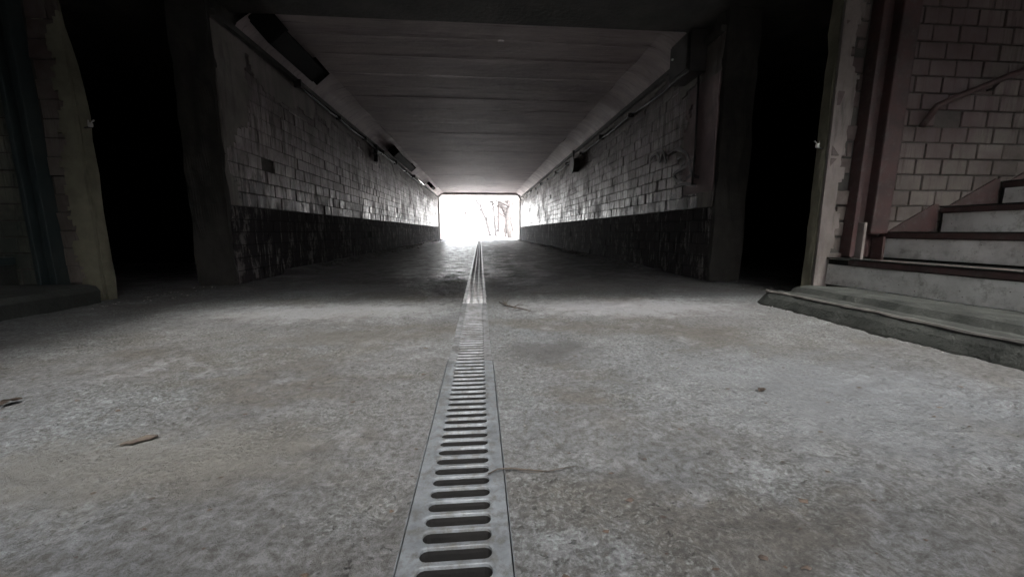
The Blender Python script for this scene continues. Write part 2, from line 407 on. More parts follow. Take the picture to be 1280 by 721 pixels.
# grates
def grate_panel(y0, y1, pitch, slots, w, thick=0.015, top=0.0012, drop=0.0022):
    """plate with rounded slots; slots = list of (x0, x1) per row"""
    verts, faces, fm = [], [], []
    rows = int(round((y1 - y0) / pitch)); pitch = (y1 - y0) / rows
    x_edges = [-w / 2] + [(slots[i][1] + slots[i + 1][0]) / 2 for i in range(len(slots) - 1)] + [w / 2]
    sw = pitch * 0.32
    nseg = 6
    for r in range(rows):
        yc = y0 + (r + 0.5) * pitch
        for s, (a, b) in enumerate(slots):
            ex0, ex1 = x_edges[s], x_edges[s + 1]
            hole = []
            for k in range(nseg + 1):
                th = -PI / 2 + PI * k / nseg
                hole.append((b - sw + sw * math.cos(th), sw * math.sin(th)))
            for k in range(nseg + 1):
                th = PI / 2 + PI * k / nseg
                hole.append((a + sw + sw * math.cos(th), sw * math.sin(th)))
            outer = []
            hy = pitch / 2
            for k in range(nseg + 1):
                u = k / nseg
                outer.append((b - sw + (ex1 - b + sw) * min(1, 2 * min(u, 1 - u) + 0.0), -hy + 2 * hy * u) if 0 < k < nseg else (b - sw, -hy if k == 0 else hy))
            for k in range(nseg + 1):
                u = k / nseg
                outer.append((a + sw - (a + sw - ex0) * min(1, 2 * min(u, 1 - u)), hy - 2 * hy * u) if 0 < k < nseg else (a + sw, hy if k == 0 else -hy))
            # square the corners of the cell
            for q, (cx, cy) in enumerate(((ex1, -hy), (ex1, hy), (ex0, hy), (ex0, -hy))):
                idx = (1, nseg - 1, nseg + 2, 2 * nseg)[q]
                outer[idx] = (cx, cy)
            for k in range(2, nseg - 1): outer[k] = (ex1, outer[k][1])
            for k in range(nseg + 3, 2 * nseg): outer[k] = (ex0, outer[k][1])
            n = len(hole)
            base = len(verts)
            def ring(sc_, z):
                for (hx, hyy) in hole:
                    cxm = (a + b) / 2
                    verts.append((GX + (hx - cxm) * (1 + sc_ * 0.3) + cxm + (0.0), yc + hyy * (1 + sc_), z))
            def ring2(s_far, s_near, z_far, z_near):
                cxm = (a + b) / 2
                for (hx, hyy) in hole:
                    u = min(1, max(0, (hyy / sw + 1) / 2)); u = u * u * (3 - 2 * u)
                    q = s_near + (s_far - s_near) * u
                    verts.append((GX + (hx - cxm) * (1 + q * 0.1) + cxm, yc + hyy * (1 + q), z_near + (z_far - z_near) * u))
            for (ox, oy) in outer: verts.append((GX + ox, yc + oy, top))
            ring(0.40, top)
            ring2(0.30, 0.06, top - 0.0012, top - 0.0006)
            ring2(0.16, 0.0, top - 0.0046, top - 0.0016)
            ring2(0.06, 0.0, top - 0.0105, top - 0.0040)
            ring2(0.03, 0.0, top - thick - 0.012, top - thick - 0.012)
            for lv in range(5):
                for k in range(n):
                    p, q = base + lv * n + k, base + lv * n + (k + 1) % n
                    faces.append((p, q, q + n, p + n)); fm.append(1 if lv >= 3 else 0)  # lower slot faces go black, recess shade put into the material
    # edges of the plate
    b0 = len(verts)
    for (x, y) in ((-w / 2, y0), (w / 2, y0), (w / 2, y1), (-w / 2, y1)):
        verts.append((GX + x, y, top)); verts.append((GX + x, y, top - thick))
    for i in range(4):
        p, q = b0 + 2 * i, b0 + 2 * ((i + 1) % 4)
        faces.append((p, p + 1, q + 1, q)); fm.append(0)
    return verts, faces, fm
SEC = 1.165
Y_S = [1.39 - 2 * SEC + 0.0, 1.39 - SEC]            # sections start here
def grate(y0, slots, w, mat, pitch, label, group):
    root = empty('drain_grate', (GX, y0 + SEC / 2, 0))
    tag(root, label, 'drain grate', group)
    v, f, fm = grate_panel(y0 + 0.0025, y0 + SEC - 0.0025, pitch, slots, w)
    pyd('grate_plate', v, f, [mat, M['dull_black']], root, fmat=fm)
    mb = MB()
    for s in (-1, 1):
        xo = GX + s * (w / 2 + 0.0035)
        mb.box(xo - 0.0012, xo + 0.0012, y0 + 0.002, y0 + SEC - 0.002, -0.03, 0.0005)
    mb.box(GX - w / 2, GX + w / 2, y0 + 0.06, y0 + 0.075, -0.06, -0.0255)
    mb.box(GX - w / 2, GX + w / 2, y0 + SEC - 0.075, y0 + SEC - 0.06, -0.06, -0.0255)
    mb.build('frame', mat, root)
    return root
GG = 'steel grates in a line over the floor drain'
wide = [(-0.054, 0.054)]
grate(1.39 - SEC, wide, GW, M['steel'], 0.0345, 'nearest steel drain grate, clean grey with wide open slots', GG)
grate(1.39, wide, GW - 0.004, M['dirty_steel'], 0.0345, 'second nearest drain grate, its edges buried under dusty concrete', GG)
triple = [(-0.062, -0.026), (-0.019, 0.019), (0.026, 0.062)]
g3 = grate(1.39 + SEC, triple, GW - 0.004, M['damp_steel'], 0.0345, 'third drain grate, clogged and dark, lying where the tunnel floor darkens', GG)
n_sec = int((TY1 - (1.39 + SEC)) / SEC)
for k in range(1, n_sec + 1):
    g = copy_tree(g3)
    g.location.y += k * SEC
    g['label'] = 'clogged steel drain grate far inside the tunnel, between the third grate and the daylight'

# ------------------------------------------------------------------ tile work
def tiles(org, u, v, n, length, height, bl, bh, gap, seed, tilt=0.02, skip=None, depth=0.010, push=0.003, tint_mu=0.5):
    """real tiles standing off a mortar bed: returns verts, faces, material index, tint"""
    rr = random.Random(seed)
    org, u, v, n = map(Vector, (org, u, v, n))
    V, F, FM, TT = [], [], [], []
    rows = int(round(height / bh)); bh = height / rows
    for r in range(rows):
        s = -rr.random() * 0.06 - (bl / 2 if r % 2 else 0)
        while s < length:
            a, b = max(0, s), min(length, s + bl)
            s += bl
            if b - a < 0.03: continue
            z0, z1 = r * bh, (r + 1) * bh
            if skip and skip((a + b) / 2, (z0 + z1) / 2, rr): continue
            a += gap / 2; b -= gap / 2; z0 += gap / 2; z1 -= gap / 2
            tu, tv, off = rr.gauss(0, tilt), rr.gauss(0, tilt), rr.gauss(0, push)
            base = len(V)
            bev = 0.0035
            for ins, dd in ((0, -depth), (0, -bev * 0.7), (bev, 0)):
                for (p, q) in ((a + ins, z0 + ins), (b - ins, z0 + ins), (b - ins, z1 - ins), (a + ins, z1 - ins)):
                    k = 0 if dd == -depth else off + tu * (p - (a + b) / 2) + tv * (q - (z0 + z1) / 2)
                    V.append(org + u * p + v * q + n * (dd + k))
            for lv in (0, 4):
                for i in range(4):
                    j = (i + 1) % 4
                    F.append((base + lv + i, base + lv + j, base + lv + 4 + j, base + lv + 4 + i))
            F.append((base + 8, base + 9, base + 10, base + 11))
            ti = min(1, max(0, rr.gauss(tint_mu, 0.18)))
            FM += [0] * 9; TT += [ti] * 9
    base = len(V)
    for (p, q) in ((0, 0), (length, 0), (length, height), (0, height)):
        V.append(org + u * p + v * q - n * depth)
    F.append((base, base + 1, base + 2, base + 3)); FM.append(1); TT.append(0.5)
    return V, F, FM, TT

def ragged(org, u, v, n, length, height, cell, inside, thick, amp=0.004):
    """a plaster coat with a torn outline: cells kept where inside(u, v) > 0"""
    org, u, v, n = map(Vector, (org, u, v, n))
    nu, nv = int(length / cell), int(height / cell)
    bm = bmesh.new(); vs = {}
    def vert(i, j):
        if (i, j) not in vs:
            a, b = i * cell, j * cell
            k = noise.noise(Vector((a * 3.1, b * 3.1, 2.2))) * amp
            ja = noise.noise(Vector((a * 30, b * 30, 7))) * cell * 0.6; jb = noise.noise(Vector((a * 30, b * 30, 17))) * cell * 0.6
            if i in (0, nu): ja = 0
            if j in (0, nv): jb = 0
            vs[(i, j)] = bm.verts.new(org + u * (a + ja) + v * (b + jb) + n * (thick + k))
        return vs[(i, j)]
    for i in range(nu):
        for j in range(nv):
            if inside((i + .5) * cell, (j + .5) * cell) > 0:
                bm.faces.new((vert(i, j), vert(i + 1, j), vert(i + 1, j + 1), vert(i, j + 1)))
    # side faces down to the wall
    for e in [e for e in bm.edges if len(e.link_faces) == 1]:
        a, b = e.verts
        c = bm.verts.new(b.co - n * (thick + 0.004)); d = bm.verts.new(a.co - n * (thick + 0.004))
        bm.faces.new((b, a, d, c))
    bmesh.ops.recalc_face_normals(bm, faces=bm.faces[:])
    me = bpy.data.meshes.new('plaster'); bm.to_mesh(me); bm.free()
    me.polygons.foreach_set('use_smooth', [False] * len(me.polygons))
    return me

DADO = 0.71
def tunnel_wall(side, y0, label):
    s = side
    root = empty('tunnel_wall', (s * TW, y0, 0)); tag(root, label, 'wall')
    L = TY1 - y0
    core = MB().box(min(s * (TW + .012), s * (TW + .30)), max(s * (TW + .012), s * (TW + .30)), y0 + 0.012, TY1, -0.1, 2.9)
    core.build('wall_core', M['grimy_concrete'], root)
    n = (-s, 0, 0)
    def skip(a, b, rr): return rr.random() < 0.0015
    v, f, fm, tt = tiles((s * TW, y0, DADO), (0, 1, 0), (0, 0, 1), n, L, LEDGE - DADO, 0.24, 0.1275, 0.0055, 11 + s, 0.016, skip, push=0.0018)
    pyd('tile_field', v, f, [M['tile'], M['mortar']], root, fmat=fm, tint=tt)
    v, f, fm, tt = tiles((s * (TW - 0.004), y0, 0.0), (0, 1, 0), (0, 0, 1), n, L, DADO - 0.004, 0.24, 0.118, 0.006, 31 + s, 0.010, skip, push=0.001)
    pyd('dado', v, f, [M['dado_tile'], M['dull_black']], root, fmat=fm, tint=tt)
    # plaster left on the upper and nearer part of the wall
    def ins(a, b):
        q = 0.35 - a * 1.1 + 0.6 * noise.fractal(Vector((a * 0.9, b * 1.6, 3 + s)), 1, 2, 4)
        top = (b - (LEDGE - DADO - 0.16)) * 2.4 + 0.7 * noise.fractal(Vector((a * 1.3, b * 2, 8 + s)), 1, 2, 4)
        return max(q, top) 
    me = ragged((s * TW, y0, DADO + 0.002), (0, 1, 0), (0, 0, 1), n, L, LEDGE - DADO, 0.035, ins, 0.007)
    link('plaster', me, M['plaster'], root)
    # ledge where the wall meets the haunch
    mb = MB().box(min(s * (TW - 0.045), s * (TW + .012)), max(s * (TW - 0.045), s * (TW + .012)), y0, TY1, LEDGE - 0.002, LEDGE + 0.05)
    mb.rough(0.006, 5, 0).build('ledge', M['grimy_concrete'], root)
    return root
wl = tunnel_wall(-1, TY0L, 'long tiled tunnel wall with dark dado on the side of the two slanted lamp housings')
wr = tunnel_wall(1, TY0R, 'long tiled tunnel wall with graffiti, black dado and a round drum hanging near its top')
# pinkish patch and a dark cable line at the mouth end of the right wall
def ins_p(a, b): return 0.36 - abs(a - 0.16) - 0.22 * max(0, b - 1.0) + 0.12 * noise.fractal(Vector((a * 4, b * 3, 5)), 1, 2, 3)
link('patched_plaster', ragged((TW, TY0R, 0.86), (0, 1, 0), (0, 0, 1), (-1, 0, 0), 0.75, 1.05, 0.03, ins_p, 0.020), M['pink_plaster'], wr)
# ragged end faces of the two walls
for s, y0, root in ((-1, TY0L, wl), (1, TY0R, wr)):
    mb = MB().box(min(s * (TW - 0.0), s * (TW + .30)), max(s * (TW - 0.0), s * (TW + .30)), y0 - 0.05, y0 + 0.011, 0, 2.42)
    mb.rough(0.022, 13, 16).build('end_face', M['dark_render'], root)

# ------------------------------------------------------------------ tunnel ceiling
ceil = empty('tunnel_ceiling', (0, 3.98, CEIL)); tag(ceil, 'board-marked concrete ceiling of the tunnel with rough cross joints', 'ceiling')
ny = 420
yy = [3.98 + (TY1 - 3.98) * (j / ny) ** 1.25 for j in range(ny + 1)]
xs = [-1.9 + 3.8 * i / 60 for i in range(61)]
rb = random.Random(4); joints = [3.98]
while joints[-1] < TY1: joints.append(joints[-1] + rb.uniform(0.38, 0.85))
lev = [rb.uniform(-0.0032, 0.0032) for _ in joints]
V, F = [], []
for y in yy:
    for x in xs:
        yq = y + 0.02 * noise.noise(Vector((x * 1.2, y * 0.8, 4))) + 0.02 * noise.noise(Vector((x * 5, y, 9)))
        k = 0
        while k + 1 < len(joints) and joints[k + 1] < yq: k += 1
        dj = min(abs(yq - joints[k]), abs(joints[min(k + 1, len(joints) - 1)] - yq))
        z = CEIL + lev[k] - (0.0012 if dj < 0.018 else 0) + 0.003 * noise.fractal(Vector((x * 0.9, y * 2.2, 2)), 1, 2, 3)
        V.append((x, y, z))
w = len(xs)
for j in range(ny):
    for i in range(w - 1):
        a = j * w + i; F.append((a, a + w, a + w + 1, a + 1))
pyd('soffit', V, F, M['soffit'], ceil)
for s in (-1, 1):
    V, F = [], []
    prof = [(TW - 0.0, LEDGE + 0.05), (TW - 0.03, LEDGE + 0.11), (TW - 0.12, CEIL - 0.09), (TW - 0.20, CEIL - 0.035), (TW - 0.31, CEIL - 0.005)]
    ysn = [3.98 + (TY1 - 3.98) * j / 160 for j in range(161)]
    for y in ysn:
        for (px_, pz) in prof:
            V.append((s * px_ + 0.018 * noise.noise(Vector((px_, y * 2, s))), y, pz + 0.02 * noise.noise(Vector((px_ * 4, y * 1.5, 3 + s)))))
    w = len(prof)
    for j in range(160):
        for i in range(w - 1):
            a = j * w + i; F.append((a, a + 1, a + w + 1, a + w) if s > 0 else (a, a + w, a + w + 1, a + 1))
    pyd('haunch', V, F, M['soffit'], ceil, smooth=True)
MB().box(-2.62, 2.62, 3.985, TY1, CEIL + 0.06, 2.95).build('slab', M['grimy_concrete'], ceil)

# ------------------------------------------------------------------ chamber: roof, dark side rooms, added unseen light blockers
roof = empty('chamber_roof', (0, 2, 2.42)); tag(roof, 'low grimy concrete roof over the stair landing in front of the tunnel mouth', 'roof')
MB().box(-7.2, 7.2, ROOF_Y, 3.97, 2.42, 2.95).rough(0.012, 2, 0).build('overhead_slab', M['grimy_concrete'], roof)
MB().box(-7.2, -1.4, -2.24, ROOF_Y - 0.005, 2.42, 2.95).build('overhead_slab', M['grimy_concrete'], roof)  # added unseen slab that shades the left of the landing
for s in (-1, 1):
    MB().box(min(s * 2.63, s * 7.2), max(s * 2.63, s * 7.2), 3.975, 6.4, 2.42, 2.95).build('overhead_slab', M['grimy_concrete'], roof)
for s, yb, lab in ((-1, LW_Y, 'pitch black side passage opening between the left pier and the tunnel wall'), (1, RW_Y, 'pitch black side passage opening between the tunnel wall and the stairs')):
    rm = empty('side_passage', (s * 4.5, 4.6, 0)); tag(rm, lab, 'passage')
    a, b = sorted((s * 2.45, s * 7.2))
    MB().box(a, b, 6.2, 6.4, -0.1, 2.42).build('rear_wall', M['dull_black'], rm)  # black walls put the unlit passage's darkness into the material
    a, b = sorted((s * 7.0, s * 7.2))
    MB().box(a, b, yb + 0.08, 6.19, -0.1, 2.42).build('end_wall', M['dull_black'], rm)
BACK_Z = 3.2
GR_W = 0.1118
gr = empty('light_cut_grille', (0, -1, 2.6)); tag(gr, 'added unseen grille of broad flat bars that dims the light from above', 'grille')  # added out of view to dim sun and sky over the landing
mb = MB()
y = ROOF_Y - 0.035
while y > -2.1:
    mb.box(-1.4, 7.0, y - GR_W, y, 2.60, 2.606); y -= 0.13
mb.build('bars', M['dark_metal'], gr)
yard = empty('sky_blocker_wall', (0, -2.3, 0)); tag(yard, 'added unseen concrete wall behind the viewer that blocks low sky light', 'wall')  # added out of view to keep low sky light off the brick walls
MB().box(-7.2, 7.2, -2.5, -2.25, -0.1, BACK_Z).build('wall_core', M['pale_concrete'], yard)
for s, yb in ((-1, LW_Y), (1, RW_Y)):
    a, b = sorted((s * 7.0, s * 7.2))
    MB().box(a, b, -2.24, yb - 0.01, -0.1, BACK_Z).build('side_wall', M['pale_concrete'], yard)

# ------------------------------------------------------------------ right: brick wall beside the stairs
rw = empty('brick_wall', (2.42, RW_Y, 0)); tag(rw, 'tan glazed brick wall behind the white and maroon stairs', 'wall')
MB().box(2.415, 2.50, RW_Y + 0.013, RW_Y + 0.085, -0.1, 2.42).rough(0.014, 16, 20).build('jamb', M['olive_plaster'], rw)
MB().box(2.46, 7.2, RW_Y + 0.012, RW_Y + 0.07, -0.1, 2.42).build('wall_core', M['grimy_concrete'], rw)
v, f, fm, tt = tiles((2.92, RW_Y, 0.0), (1, 0, 0), (0, 0, 1), (0, -1, 0), 4.2, 2.42, 0.205, 0.108, 0.010, 5, 0.012, lambda a, b, r: r.random() < 0.008, push=0.002)
pyd('brickwork', v, f, [M['stair_brick'], M['mortar']], rw, fmat=fm, tint=tt)
def ins_r(a, b): return 0.118 - a + 0.05 * noise.fractal(Vector((a * 6, b * 5, 2)), 1, 2, 4) 
link('plaster_strip', ragged((2.42, RW_Y, 0), (1, 0, 0), (0, 0, 1), (0, -1, 0), 0.20, 2.42, 0.02, ins_r, 0.014), M['plaster'], rw)
v, f, fm, tt = tiles((2.43, RW_Y + 0.004, 0.0), (1, 0, 0), (0, 0, 1), (0, -1, 0), 0.19, 2.42, 0.30, 0.108, 0.016, 9, 0.09, None, push=0.010)
pyd('corner_bricks', v, f, [M['stair_brick'], M['mortar']], rw, fmat=fm, tint=tt)
# maroon steel channel fixed to the wall
post = empty('steel_post', (2.77, RW_Y, 0)); tag(post, 'maroon painted steel channel standing upright against the tan brick wall', 'post')
sh = Matrix.Rotation(0.012, 3, 'Y')
MB().box(2.625, 2.66, RW_Y - 0.075, RW_Y + 0.01, 0.30, 2.42, 0.006, sh).build('flange', M['maroon'], post)
MB().box(2.66, 2.755, RW_Y - 0.022, RW_Y + 0.008, 0.30, 2.42, 0.0, sh).rough(0.004, 9, 6).build('web', M['maroon'], post)
MB().box(2.755, 2.89, RW_Y - 0.085, RW_Y + 0.012, 0.46, 2.42, 0.012, sh).rough(0.005, 7, 6).build('flange', M['maroon'], post)
MB().box(2.672, 2.692, RW_Y - 0.10, RW_Y - 0.03, 0.278, 0.54, 0.004).build('base_plate', M['plaster'], post)
MB().box(2.83, 2.85, RW_Y - 0.10, RW_Y - 0.02, 0.278, 0.44, 0.004).build('base_plate', M['maroon'], post)

# stairs up to the right
PL_X, PL_Z = 1.915, 0.097
st = empty('staircase', (2.5, RW_Y, 0)); tag(st, 'white staircase with maroon nosings rising from a worn concrete plinth', 'staircase')
prof = [(1.850, -0.02), (1.862, 0.012), (1.888, 0.055), (1.925, 0.092), (1.975, 0.098), (2.05, 0.082), (2.10, 0.080), (2.13, 0.112), (2.17, 0.122), (2.50, 0.106), (2.55, 0.106), (2.55, -0.02)]
V, F = [], []
ysn = [-2.2 + (2.43 + 2.2) * j / 140 for j in range(141)]
for y in ysn:
    for (x, z) in prof:
        k = 0.010 * noise.fractal(Vector((x * 6, y * 4, 1)), 1, 2, 3)
        edge = 0.02 * max(0, (y - 2.36) / 0.07)
        V.append((x + k + (edge if x < 2.0 else 0), y + k, z + (k * 0.6 if z > 0 else 0) - (edge * 0.8 if z > 0.05 else 0)))
w = len(prof)
for j in range(140):
    for i in range(w - 1):
        a = j * w + i; F.append((a, a + 1, a + w + 1, a + w))
F.append(tuple(140 * w + i for i in range(w)))
pyd('plinth', V, F, M['plinth_concrete'], st, smooth=False)
nose = []
for k in range(90):
    y = -2.2 + 4.6 * k / 89
    kk = 0.010 * noise.fractal(Vector((1.93 * 6, y * 4, 1)), 1, 2, 3)
    nose.append((1.922 + kk, y, 0.088 + kk * 0.6))
MB().tube(nose, [0.010 + 0.006 * noise.noise(Vector((k * 0.7, 1, 2))) for k in range(90)], 6).rough(0.003, 20).build('pale_nose', M['grimy_concrete'], st)  # paler tube paints the nose highlight together with its wear
sx = [2.515, 2.90, 3.35, 3.81] + [3.81 + 0.45 * k for k in range(1, 8)]
SH = 0.182
for i, x in enumerate(sx):
    if x > 6.8: break
    z0 = 0.10 + i * SH
    z1 = z0 + SH
    x1 = sx[i + 1] if i + 1 < len(sx) else 7.0
    body = MB().box(x + 0.006, x1 + 0.05, -2.2, RW_Y - 0.013, z0 - 0.1 if i else -0.05, z1 - 0.002)
    step_o = body.build('step', M['plinth_concrete'], st)
    ye = RW_Y - 0.016
    mb = MB().box(x - 0.004, x + 0.005, -2.2, ye - (0.0 if i == 0 else 0.02), z0 + (0.012 if i else 0.0), z1 - 0.036, 0.003)
    mb.rough(0.004, 8, 5).build('riser_paint', M['white_paint'], step_o)
    mb = MB().box(x - 0.012, x + 0.20, -2.2, ye - (0.16 if i == 0 else 0.0), z1 - 0.034, z1 + 0.004, 0.008)
    mb.rough(0.004, 7, 4).build('nosing', M['maroon'], step_o)
    mb = MB().box(x - 0.016, x + 0.03, -2.2, ye, z1 + 0.0045, z1 + 0.012, 0.002)
    mb.rough(0.003, 9, 4).build('worn_edge', M['plinth_concrete'], step_o)
# maroon skirting that climbs the wall with the steps
V2 = []
for i in range(1, 8):
    x, z = sx[i], 0.10 + i * SH
    mb = MB().prism([(sx[i - 1] + 0.06, z + 0.014), (x - 0.018, z + 0.014), (x - 0.018, z + SH + 0.03), (x - 0.05, z + SH + 0.03)], 1, RW_Y - 0.012, RW_Y - 0.0145 + 0.012)
    mb.build('skirting', M['maroon'], st)
# handrail
hr = empty('handrail', (3.1, RW_Y, 1.25)); tag(hr, 'dark maroon handrail slanting up the tan brick wall above the stairs', 'handrail')
p0, p1, p2 = Vector((3.06, RW_Y - 0.05, 1.20)), Vector((3.14, RW_Y - 0.06, 1.33)), Vector((3.24, RW_Y - 0.06, 1.375))
pe = p2 + Vector((3.2, 0, 3.2 * 0.40))
MB().tube([p0, p1, p2, pe], 0.019, 10).build('rail', M['maroon'], hr, True)
for k in (0.35, 1.5, 2.6):
    q = p2 + (pe - p2) * (k / 3.3)
    MB().tube([q + Vector((0, 0, -0.015)), q + Vector((0, 0.03, -0.05)), q + Vector((0, 0.06, -0.05))], 0.008, 8).build('bracket', M['dark_metal'], hr)

# ------------------------------------------------------------------ left: dark brick wall, post, plinth and stairs
lw = empty('brick_wall', (-2.6, LW_Y, 0)); tag(lw, 'dark stained brick wall with crumbling corner bricks left of the black passage', 'wall')
mb = MB().box(-2.76, -2.635, LW_Y + 0.013, LW_Y + 0.085, -0.1, 2.42).rough(0.016, 15, 20)
for v_ in mb.bm.verts:
    if v_.co.z > 1.4: v_.co.x -= (v_.co.z - 1.4) * 0.16
mb.build('jamb', M['olive_plaster'], lw)
MB().box(-7.2, -2.72, LW_Y + 0.012, LW_Y + 0.07, -0.1, 2.42).build('wall_core', M['grimy_concrete'], lw)
v, f, fm, tt = tiles((-7.1, LW_Y, 0.0), (1, 0, 0), (0, 0, 1), (0, -1, 0), 7.1 - 2.98, 2.42, 0.205, 0.108, 0.010, 15, 0.02, lambda a, b, r: r.random() < 0.02)
pyd('brickwork', v, f, [M['left_brick'], M['mortar']], lw, fmat=fm, tint=tt)
v, f, fm, tt = tiles((-2.86, LW_Y + 0.002, 0.0), (1, 0, 0), (0, 0, 1), (0, -1, 0), 0.20, 2.42, 0.32, 0.12, 0.005, 19, 0.05, None, push=0.006, tint_mu=0.4)
pyd('corner_bricks', v, f, [M['stair_brick'], M['mortar']], lw, fmat=fm, tint=tt)
def ins_l(a, b): return a - 0.085 - 0.03 * b + 0.05 * noise.fractal(Vector((a * 6, b * 5, 12)), 1, 2, 4) - (0.0 if b < 1.45 else (b - 1.45) * 0.10)
link('plaster_strip', ragged((-2.86, LW_Y, 0), (1, 0, 0), (0, 0, 1), (0, -1, 0), 0.22, 2.42, 0.02, ins_l, 0.016), M['olive_plaster'], lw)
lp = empty('steel_post', (-2.9, LW_Y, 0)); tag(lp, 'dark teal steel channel standing against the stained bricks left of the passage', 'post')
shl = Matrix.Rotation(-0.008, 3, 'Y')
MB().box(-2.905, -2.868, LW_Y - 0.08, LW_Y + 0.01, 0.10, 2.42, 0.006, shl).build('flange', M['teal_paint'], lp)
MB().box(-2.965, -2.905, LW_Y - 0.03, LW_Y + 0.008, 0.10, 2.42, 0.0, shl).rough(0.004, 9, 6).build('web', M['teal_paint'], lp)
MB().box(-2.995, -2.965, LW_Y - 0.08, LW_Y + 0.012, 0.10, 2.42, 0.008, shl).build('flange', M['teal_paint'], lp)
ls = empty('staircase', (-3.0, LW_Y, 0)); tag(ls, 'dark stairs at the edge of the view, behind the low kerb left of the passage', 'staircase')
V, F = [], []
prof = [(-3.3, -0.02), (-3.3, 0.125), (-2.70, 0.125), (-2.62, 0.128), (-2.575, 0.118), (-2.555, 0.085), (-2.56, 0.02), (-2.56, -0.02)]
ysn = [-2.2 + (2.78 + 2.2) * j / 120 for j in range(121)]
for y in ysn:
    for (x, z) in prof:
        k = 0.010 * noise.fractal(Vector((x * 6, y * 4, 6)), 1, 2, 3)
        V.append((x + k, y + k, z + (k * 0.6 if z > 0 else 0)))
w = len(prof)
for j in range(120):
    for i in range(w - 1):
        a = j * w + i; F.append((a, a + w, a + w + 1, a + 1))
F.append(tuple(120 * w + i for i in range(w)))
pyd('plinth', V, F, M['shaded_plinth_concrete'], ls)
for i in range(8):
    x = -3.16 - 0.42 * i
    z0 = 0.125 + i * 0.178
    so = MB().box(x - 0.47, x, -2.2, LW_Y - 0.013, z0 - 0.1, z0 + 0.178, 0.01).build('step', M['shaded_plinth_concrete'], ls)
    MB().box(x - 0.12, x + 0.012, -2.2, LW_Y - 0.02, z0 + 0.13, z0 + 0.182, 0.008).build('nosing', M['teal_paint'], so)

# ------------------------------------------------------------------ small pale specks on the pier edges, shaped as tiny fittings
def speck(p, s, lab):
    o = empty('pale_speck', p); tag(o, lab, 'fitting', 'small pale specks at the passage openings')
    mb = MB().box(p[0] - 0.013, p[0] + 0.013, p[1] - 0.008, p[1] + 0.008, p[2] - 0.016, p[2] + 0.012, 0.006)
    mb.build('plate', M['speck_paint'], o)
    MB().tube([(p[0] - s * 0.010, p[1], p[2] + 0.012), (p[0] - s * 0.010, p[1], p[2] + 0.03)], [0.005, 0.002], 8).build('pin', M['speck_paint'], o)
    MB().tube([(p[0] + s * 0.010, p[1] - 0.004, p[2] + 0.012), (p[0] + s * 0.03, p[1] - 0.004, p[2] + 0.028)], [0.003, 0.005], 8).build('pin', M['speck_paint'], o)
    MB().tube([(p[0], p[1] + 0.004, p[2] - 0.015), (p[0] - s * 0.09, p[1] + 0.02, p[2] - 0.02)], 0.006, 8).build('arm', M['dark_metal'], o)
pl = at(113, 156, y=LW_Y + 0.02); speck((pl.x, pl.y, pl.z), 1, 'tiny pale speck sticking out beside the dark crumbling brick pier')
pr = at(1022, 182, y=RW_Y + 0.02); speck((pr.x, pr.y, pr.z), -1, 'tiny pale speck sticking out beside the pier next to the white stairs')

# ------------------------------------------------------------------ lamps, pipes and cables along the haunches
rot_l = Matrix.Rotation(math.radians(40), 3, 'Y')
def housing(name, y0, y1, cx, cz, wd, dp, s, label, cat, group):
    o = empty(name, (cx, y0, cz)); tag(o, label, cat, group)
    r = Matrix.Rotation(math.radians(50) * -s, 3, 'Y')
    MB().box(cx - wd / 2, cx + wd / 2, y0, y1, cz - dp / 2, cz + dp / 2, 0.012, r).build('housing', M['dull_black'], o)
    c = Vector((cx, 0, cz)) + r @ Vector((0, 0, -dp / 2 - 0.008))
    MB().box(c.x - wd * 0.40, c.x + wd * 0.40, y0 + 0.05, y1 - 0.05, c.z - 0.012, c.z + 0.012, 0.006, r).build('diffuser', M['dull_black'], o)
    for q in (y0 + 0.015, y1 - 0.035):
        MB().box(cx - wd / 2 - 0.012, cx + wd / 2 + 0.012, q, q + 0.02, cz - dp / 2 - 0.006, cz + dp / 2 + 0.03, 0.003, r, (cx, q, cz)).build('clamp', M['dull_black'], o)
LG = 'dead lamps along the tunnel haunches'
housing('wall_lamp', 4.0, 5.05, -1.94, 2.37, 0.30, 0.17, -1, 'large black lamp housing slanting under the ceiling at the tunnel mouth', 'lamp', LG)
housing('wall_lamp', 9.6, 12.0, -2.02, 2.36, 0.22, 0.15, -1, 'long black lamp housing halfway down the wall, behind the white tube', 'lamp', LG)
housing('wall_lamp', 16.1, 16.8, -1.99, 2.33, 0.28, 0.08, -1, 'small square grey lamp, nearest the daylight of the three slanted ones', 'lamp', LG)
o = empty('fluorescent_tube', (-2.08, 13.0, 2.23)); tag(o, 'bare white fluorescent tube glinting high on the tiled wall near the daylight', 'lamp tube')
MB().tube([(-2.07, 12.95, 2.23), (-2.07, 15.0, 2.20)], 0.020, 10).build('glass_tube', M['tube_white'], o, True)
for y in (12.9, 15.0): MB().box(-2.20, -2.04, y - 0.03, y + 0.03, 2.185, 2.26, 0.006).build('holder', M['dark_metal'], o)
MB().box(-2.19, -2.12, 12.95, 15.0, 2.17, 2.20, 0.006).build('batten', M['dark_metal'], o)
o = empty('downpipe', (-2.15, 8.4, 1.7)); tag(o, 'short black pipe stub hanging down the tiled wall before the long lamp housing', 'pipe')
MB().tube([(-2.15, 8.55, 2.26), (-2.15, 8.55, 2.2), (-2.15, 8.52, 1.92)], 0.045, 12).build('pipe', M['cable_black'], o, True)
MB().box(-2.21, -2.10, 8.47, 8.62, 2.06, 2.09, 0.004).build('bracket', M['dark_metal'], o)
